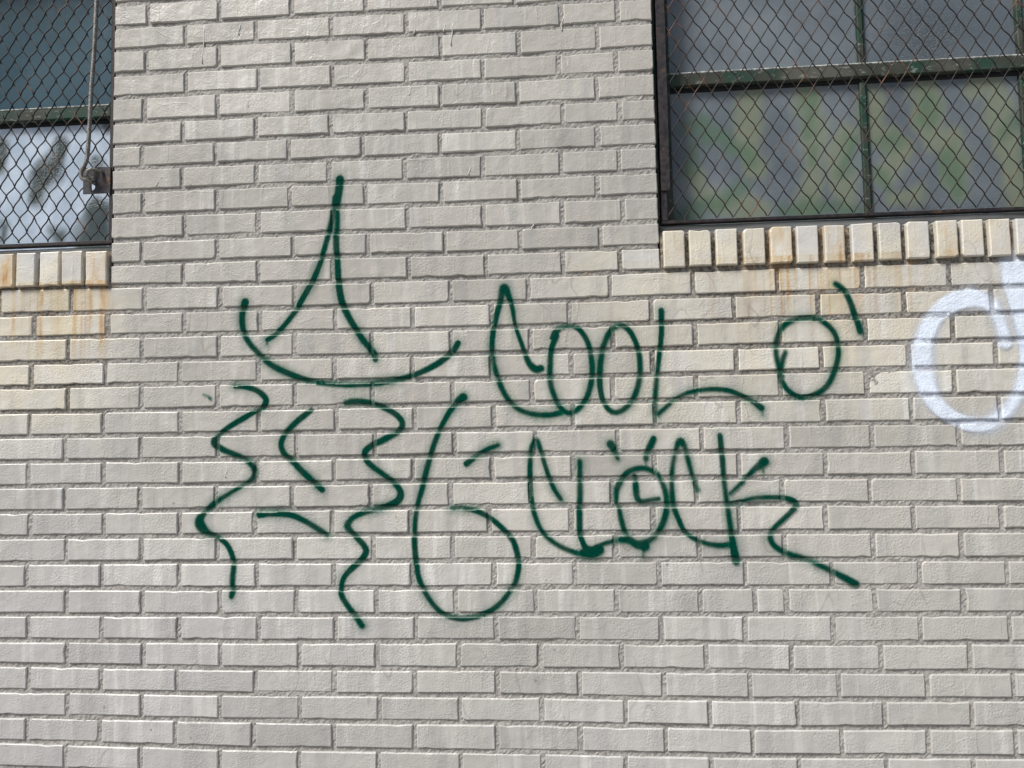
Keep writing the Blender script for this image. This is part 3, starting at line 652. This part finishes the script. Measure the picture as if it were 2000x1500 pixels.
def make_window(label, w4, cols, mat, paint, board_top, rail=(2.524, 2.556)):
    x0, x1, z0, z1 = w4
    base = Vector(((x0 + x1) / 2, 0.08, z0))
    t = empty('window', label, 'window', base)
    fx0, fx1 = x0 + 0.030, x1 - 0.030
    fr = join(bevel_box(x0 + .004, fx0 + 0.020, D_Y - .022, D_Y + .05, z0 + .01, z1 - .004), bevel_box(fx1 - 0.02, x1 - .004, D_Y - .022, D_Y + .05, z0 + .01, z1 - .004),
              bevel_box(fx0 + .0205, fx1 - .0205, D_Y - .022, D_Y + .05, z0 + .01, z0 + .032), bevel_box(fx0 + .0205, fx1 - .0205, D_Y - .022, D_Y + .05, z1 - .04, z1 - .004))
    part('frame', fr, M_STEEL, t, base)
    zl, zm, zh, zt = z0 + .0325, rail[0], rail[1], z1 - .0405
    # transom: sloped steel rail standing proud, underside shade made a dark strip, highlight painted into the broken puttied top
    part('transom', bevel_box(fx0 + .0205, fx1 - .0205, D_Y - .020, D_Y + .012, zm, zh), M_STEEL, t, base)
    part('putty_highlight', bevel_box(fx0 + .0205, fx1 - .0205, D_Y - .0205, D_Y - .0005, zh + .0003, zh + .0055), M_PUTTY, t, base)
    part('underside_shade', bevel_box(fx0 + .0205, fx1 - .0205, D_Y - .004, D_Y + .012, zm - .012, zm - .0003), M_DARK, t, base)  # dark strip painting the shade under the rail
    xs = [fx0 + .0205] + list(cols) + [fx1 - .0205]
    for c in cols:
        part('muntin', join(bevel_box(c - .011, c + .003, D_Y - .014, D_Y + .01, zh + .0058, zt), bevel_box(c + .0035, c + .009, D_Y - .008, D_Y + .01, zh + .0058, zt)), M_STEEL, t, base)
        part('muntin', join(bevel_box(c - .011, c + .004, D_Y - .012, D_Y + .01, zl, zm - .0125), bevel_box(c + .0045, c + .010, D_Y - .007, D_Y + .01, zl, zm - .0125)), M_STEEL, t, base)
    for i in range(len(xs) - 1):
        a = xs[i] + (0.0108 if i else 0); b = xs[i + 1] - (.0112 if i < len(xs) - 2 else 0)
        pane(t, a, b, zh + .0058, zt, mat, None, base)
        pane(t, a, b, zl, zm - .0125, mat, paint, base)
    # weathered board under the frame
    part('sill_board', join(bevel_box(x0 + .003, x1 - .003, 0.021, D_Y - .025, 2.0995, board_top, 0.003), bevel_box(x0 + .003, x1 - .003, 0.046, D_Y - .025, board_top + .0003, board_top + .004, .001)), M_WOOD, t, base)
    return t
make_window('wide window with grey textured glass sprayed green and yellow, right of the brick pier', WIN_R, [2.281, 2.69], M_GLASS_R, 'green', 2.127)
make_window('window with blue grey textured glass and white spray paint in its lower pane, left of the pier', WIN_L, [-0.26], M_GLASS_L, 'white', 2.131)

# ---------------------------------------------------------------- wire mesh guards
def wire_geo(m, sgn, g):
    x0, z0, ax, hz, shear, cc, (xl, xr, zb, zt) = g['x0'], g['z0'], g['ax'], g['hz'], g['shear'], g['crimp_' + ('a' if sgn > 0 else 'b')], g['rect']
    pts = []
    sub = 6
    n_half = int((zt - zb) / hz) + 2
    T = np.arange(0, n_half * sub + 1) / sub
    X = x0 + m * ax + sgn * ax / 2 * (T - cc * np.sin(2 * np.pi * T) / (2 * np.pi)) + shear * (T * hz)
    Z = z0 + T * hz + cc * 0.18 * hz * 0
    r = random.Random(m * 7 + sgn)
    X = X + 0.0009 * np.sin(T * 0.7 + r.random() * 6) + r.gauss(0, 0.0006) + 0.0006 * np.sin(T * 2.9 + r.random() * 6)
    Y = G_Y - sgn * g['weave'] * np.cos(np.pi * T)
    ok = (X > xl) & (X < xr) & (Z >= zb) & (Z < zt)
    if ok.sum() < 4: return None
    return np.stack([X, Y, Z], 1)[ok]

def sweep(P, rad, sides=5):
    d = np.gradient(P, axis=0); d /= np.linalg.norm(d, axis=1)[:, None]
    u = np.cross(d, np.array([0, 1.0, 0])); u /= np.linalg.norm(u, axis=1)[:, None]
    v = np.cross(d, u)
    a = np.arange(sides) * 2 * np.pi / sides
    V = (P[:, None, :] + rad * (u[:, None, :] * np.cos(a)[None, :, None] + v[:, None, :] * np.sin(a)[None, :, None])).reshape(-1, 3)
    n = len(P); F = []
    i = np.arange(n - 1)[:, None] * sides; k = np.arange(sides)[None, :]; k2 = (k + 1) % sides
    F = np.stack([i + k, i + k2, i + sides + k2, i + sides + k], 2).reshape(-1, 4)
    return V, F

def make_guard(label, g, bars):
    xl, xr, zb, zt = g['rect']
    base = Vector(((xl + xr) / 2, G_Y, zb))
    t = empty('window_guard', label, 'window guard', base)
    for b in bars: part('frame_bar', b, M_BAR, t, base)
    for sgn in (1, -1):
        for m in range(-60, 90):
            P = wire_geo(m, sgn, g)
            if P is None: continue
            V, F = sweep(P, g['rad'])
            me = bpy.data.meshes.new('wire')
            V = V - np.array(base)
            me.from_pydata(V.tolist(), [], F.tolist()); me.shade_smooth(); me.materials.append(M_WIRE)
            o = bpy.data.objects.new('wire', me); COL.objects.link(o); o.parent = t
    return t, base

def angle_bar_v(x0, x1, z0, z1, flip=False):
    """vertical angle iron: a face towards the street and a leg going back"""
    leg = box(x0, x0 + .004, G_Y + .0035, G_Y + .030, z0, z1) if not flip else box(x1 - .004, x1, G_Y + .0035, G_Y + .030, z0, z1)
    return join(bevel_box(x0, x1, G_Y - .004, G_Y + .003, z0, z1, .001), leg)
gr = dict(x0=1.7825, z0=2.1425, ax=0.0434, hz=0.0337, shear=0.0, crimp_a=0.12, crimp_b=0.45, weave=0.0013, rad=0.00155, rect=(1.742, 2.985, 2.1405, 3.022))
guard_r, _ = make_guard('dark rusty diamond wire guard over the wide green sprayed window', gr, [
    angle_bar_v(1.727, 1.743, 2.1395, 3.03), angle_bar_v(2.982, 3.000, 2.1395, 3.03, True),
    join(bevel_box(1.727, 3.000, G_Y - .004, G_Y + .003, 2.1315, 2.1392, .001), box(1.73, 2.99, G_Y + .0032, G_Y + .018, 2.1315, 2.1350)),
    bevel_box(1.727, 3.000, G_Y - .004, G_Y + .003, 3.0302, 3.040, .001),
    bevel_box(1.7275, 1.7515, G_Y - .0085, G_Y - .0045, 2.218, 3.03, .001)])
gl = dict(x0=0.0215, z0=2.150, ax=0.0427, hz=0.0331, shear=0.035, crimp_a=0.58, crimp_b=0.42, weave=0.0016, rad=0.0018, rect=(-0.59, 0.2045, 2.148, 3.022))
guard_l, GLB = make_guard('rusty brown diamond wire guard with a latch plate over the white sprayed window', gl, [
    angle_bar_v(0.204, 0.2155, 2.1475, 3.03, True), angle_bar_v(-0.607, -0.591, 2.1475, 3.03),
    join(bevel_box(-0.607, 0.2155, G_Y - .004, G_Y + .003, 2.1380, 2.1472, .001), box(-0.6, 0.212, G_Y + .0032, G_Y + .018, 2.1380, 2.1415)),
    bevel_box(-0.607, 0.2155, G_Y - .004, G_Y + .003, 3.0302, 3.040, .001)])
# latch plate welded to the left guard, with a slot and a bent staple
def plate_geo():
    x0, x1, z0, z1 = 0.1305, 0.2095, 2.2795, 2.3535
    sx0, sx1, sz0, sz1 = 0.1535, 0.1655, 2.2885, 2.311
    y0, y1 = 0.0095, 0.0135
    o = [(x0, z0), (x1, z0), (x1, z1), (x0, z1)]
    h = [(sx0 + .003, sz0), (sx1 - .003, sz0), (sx1, sz0 + .007), (sx1, sz1), (sx0, sz1), (sx0, sz0 + .007)]
    V = [(x, y0, z) for x, z in o + h] + [(x, y1, z) for x, z in o + h]
    f = [(0, 1, 5, 4), (1, 6, 5), (1, 2, 7, 6), (2, 3, 8, 7), (3, 9, 8), (3, 0, 9), (0, 4, 9)]
    F = f + [tuple(i + 10 for i in q)[::-1] for q in f]
    for r in (range(0, 4), range(4, 10)):
        r = list(r)
        for j in range(len(r)):
            a, b = r[j], r[(j + 1) % len(r)]
            F.append((a, b, b + 10, a + 10))
    return V, F
lp = part('latch_plate', plate_geo(), M_PLATE, guard_l, GLB)
st = [(0.1905, 0.012, 2.3390), (0.186, 0.004, 2.3400), (0.179, -0.006, 2.3405), (0.170, -0.013, 2.3400), (0.1625, -0.016, 2.3365), (0.1570, -0.016, 2.3290), (0.1565, -0.014, 2.3205), (0.1590, -0.008, 2.3130), (0.1615, 0.004, 2.3080), (0.162, 0.014, 2.3065)]
o = part('staple', tube(st, [0.0035, .0042, .0048, .0050, .0048, .0044, .0042, .0038, .0034, .0030], 10), M_ROD, lp, GLB)
for p in o.data.polygons: p.use_smooth = True

# hanging rod hooked into the staple
hk = [(0.1765, 3.16), (0.1755, 3.0), (0.173, 2.828), (0.171, 2.739), (0.167, 2.650), (0.1615, 2.562), (0.1590, 2.474), (0.1555, 2.404), (0.1530, 2.372), (0.1470, 2.352), (0.1395, 2.341), (0.1370, 2.330), (0.1385, 2.321), (0.1440, 2.3145), (0.1530, 2.3125), (0.1620, 2.3155), (0.1680, 2.3220)]
ys = [-.008] * 8 + [-.009, -.010, -.010, -.010, -.010, -.009, -.007, -.003, 0.002]
P = catmull([(a, b, y) for (a, b), y in zip(hk, ys)], 0.006)
V, F = tube([(p[0], p[2], p[1]) for p in P], 0.0056, 10)
hb = Vector((0.15, -0.008, 2.31))
rod = link('hook_rod', [(v[0] - hb.x, v[1] - hb.y, v[2] - hb.z) for v in V], F, M_ROD, smooth=True, loc=hb)
rod['label'] = 'grey steel rod hanging before the left guard, its hooked end caught in the latch staple'; rod['category'] = 'hook'

# ---------------------------------------------------------------- spray paint, laid over the real relief of bricks and joints
bvh = BVHTree.FromPolygons(tris_v, tris_f, all_triangles=False)
def surf_y(x, z):
    h = bvh.ray_cast(Vector((x, -0.2, z)), Vector((0, 1, 0)), 0.4)
    return h[0].y if h[0] is not None else 0.0038
CELL = 0.0024
def spray_mesh(name, strokes, mat, parent, base, lift, edge=0.0033, halo=0.26, reach=0.008, joint=0.72, keep=0.020, label=None):
    S_ = [catmull([(a / 1000, b / 1000, c / 1000) for a, b, c in st], 0.0022) for st in strokes]
    A = np.vstack(S_)
    x0, z0 = A[:, 0].min() - .04, A[:, 1].min() - .04
    nx, nz = int((A[:, 0].max() + .04 - x0) / CELL) + 1, int((A[:, 1].max() + .04 - z0) / CELL) + 1
    sdf = np.full((nz, nx), 1.0)
    g = random.Random(len(A))
    ph = g.random() * 9
    for n_, (x, z, r) in enumerate(A):
        R_ = r + 0.024
        i0, i1 = max(0, int((x - R_ - x0) / CELL)), min(nx, int((x + R_ - x0) / CELL) + 2)
        j0, j1 = max(0, int((z - R_ - z0) / CELL)), min(nz, int((z + R_ - z0) / CELL) + 2)
        gx = x0 + np.arange(i0, i1) * CELL; gz = z0 + np.arange(j0, j1) * CELL
        rr = r * (1.0 + 0.06 * math.sin(n_ * 0.06 + ph))
        d = np.hypot(gx[None, :] - x, gz[:, None] - z) - rr
        sdf[j0:j1, i0:i1] = np.minimum(sdf[j0:j1, i0:i1], d)
    use = sdf < keep
    cell = use[:-1, :-1] | use[1:, :-1] | use[:-1, 1:] | use[1:, 1:]
    vm = np.zeros_like(use)
    vm[:-1, :-1] |= cell; vm[1:, :-1] |= cell; vm[:-1, 1:] |= cell; vm[1:, 1:] |= cell
    ids = np.full(use.shape, -1); J_, I_ = np.nonzero(vm)
    ids[J_, I_] = np.arange(len(J_))
    H = np.full(use.shape, 0.0)
    e = CELL * 0.5
    for j, i in zip(J_, I_):
        x, z = x0 + i * CELL, z0 + j * CELL
        H[j, i] = min(surf_y(x, z), surf_y(x + e, z + e), surf_y(x - e, z + e), surf_y(x + e, z - e), surf_y(x - e, z - e))
    V = [(x0 + i * CELL - base.x, H[j, i] - lift - base.y, z0 + j * CELL - base.z) for j, i in zip(J_, I_)]
    cj, ci = np.nonzero(cell)
    F = np.stack([ids[cj, ci], ids[cj, ci + 1], ids[cj + 1, ci + 1], ids[cj + 1, ci]], 1).tolist()
    gx, gz = np.meshgrid(np.arange(nx) * CELL + x0, np.arange(nz) * CELL + z0)
    edge = edge * (1.15 + 0.75 * np.sin(gx * 15 + ph) * np.sin(gz * 21 + ph * 3)) * np.where(H > 0.0024, 1.5, 1.0)
    core = np.clip(0.5 - sdf / (2 * edge), 0, 1); core = core * core * (3 - 2 * core)
    hal = halo * np.exp(-np.maximum(sdf, 0) / reach) * np.clip((keep - sdf) / 0.006, 0, 1)
    hal = hal * (1.0 + 0.9 * np.sin(gx * 23 + ph) * np.sin(gz * 19 + ph * 2))
    D = np.maximum(core, hal)
    # the can stood in front: faces turned up and the recessed joints took less paint
    dz = np.zeros_like(H); dz[:-1] = H[1:] - H[:-1]
    D = D * np.where(dz > 0.0012, 0.45, 1.0)
    D = D * np.where(H > 0.0024, joint, 1.0)
    o = link(name, V, F, mat, parent, smooth=True, attrs={'spray_amount': D[J_, I_]})
    return o

GROUP = 'green spray paint drawings and words on the brick wall'
INFO = [('hat', 'graffiti', 'green sprayed tall pointed hat shape over a wide curved brim', 'graffiti', M_GREEN, GROUP),
        ('zig1', 'graffiti', 'green sprayed zigzag line under the left end of the curved brim, leftmost squiggle', 'graffiti', M_GREEN, GROUP),
        ('brk', 'graffiti', 'green sprayed angle bracket pointing left between the two zigzag lines', 'graffiti', M_GREEN, GROUP),
        ('mouth', 'graffiti', 'short green arched spray line between the zigzags, below the angle bracket', 'graffiti', M_GREEN, GROUP),
        ('zig2', 'graffiti', 'green sprayed zigzag line right of the angle bracket, beside the big six', 'graffiti', M_GREEN, GROUP),
        ('six', 'graffiti', 'large green sprayed figure like a 6 with a short dash beside it', 'graffiti', M_GREEN, GROUP),
        ('cool', 'graffiti', 'green sprayed word COOL with a curled tail on its L', 'graffiti', M_GREEN, GROUP),
        ('o', 'graffiti', 'green sprayed O with an apostrophe, right of the word COOL', 'graffiti', M_GREEN, GROUP),
        ('clock', 'graffiti', 'green sprayed word CLOCK, clock hands in its O, long tail on its K', 'graffiti', M_GREEN, GROUP),
        ('smudge', 'paint_smudge', 'tiny green paint smudge on a brick left of the zigzag top', 'paint smudge', M_GREEN, None),
        ('ring', 'graffiti', 'pale white blue sprayed rounded letters below the right window, cut by the right edge', 'graffiti', M_WHITE, None)]
lift = 0.0006
for key, nm, label, cat, mat, grp in INFO:
    items = GRAFFITI[key]
    pts = [p for _, ss in items for s_ in ss for p in s_]
    base = Vector(((min(p[0] for p in pts) + max(p[0] for p in pts)) / 2000, 0, min(p[1] for p in pts) / 1000))
    kw = dict(edge=0.0095, halo=0.28, reach=0.010, joint=0.55, keep=0.024) if key == 'ring' else {}
    if key == 'smudge': kw = dict(edge=0.003, halo=0.05)
    if len(items) == 1:
        o = spray_mesh(nm, items[0][1], mat, None, base, lift, **kw); o.location = base
        lift += 0.00012
    else:
        o = empty(nm, loc=base)
        for pn, ss in items:
            spray_mesh(pn, ss, mat, o, base, lift, **kw)
            lift += 0.00012
    o['label'] = label; o['category'] = cat
    if grp: o['group'] = grp
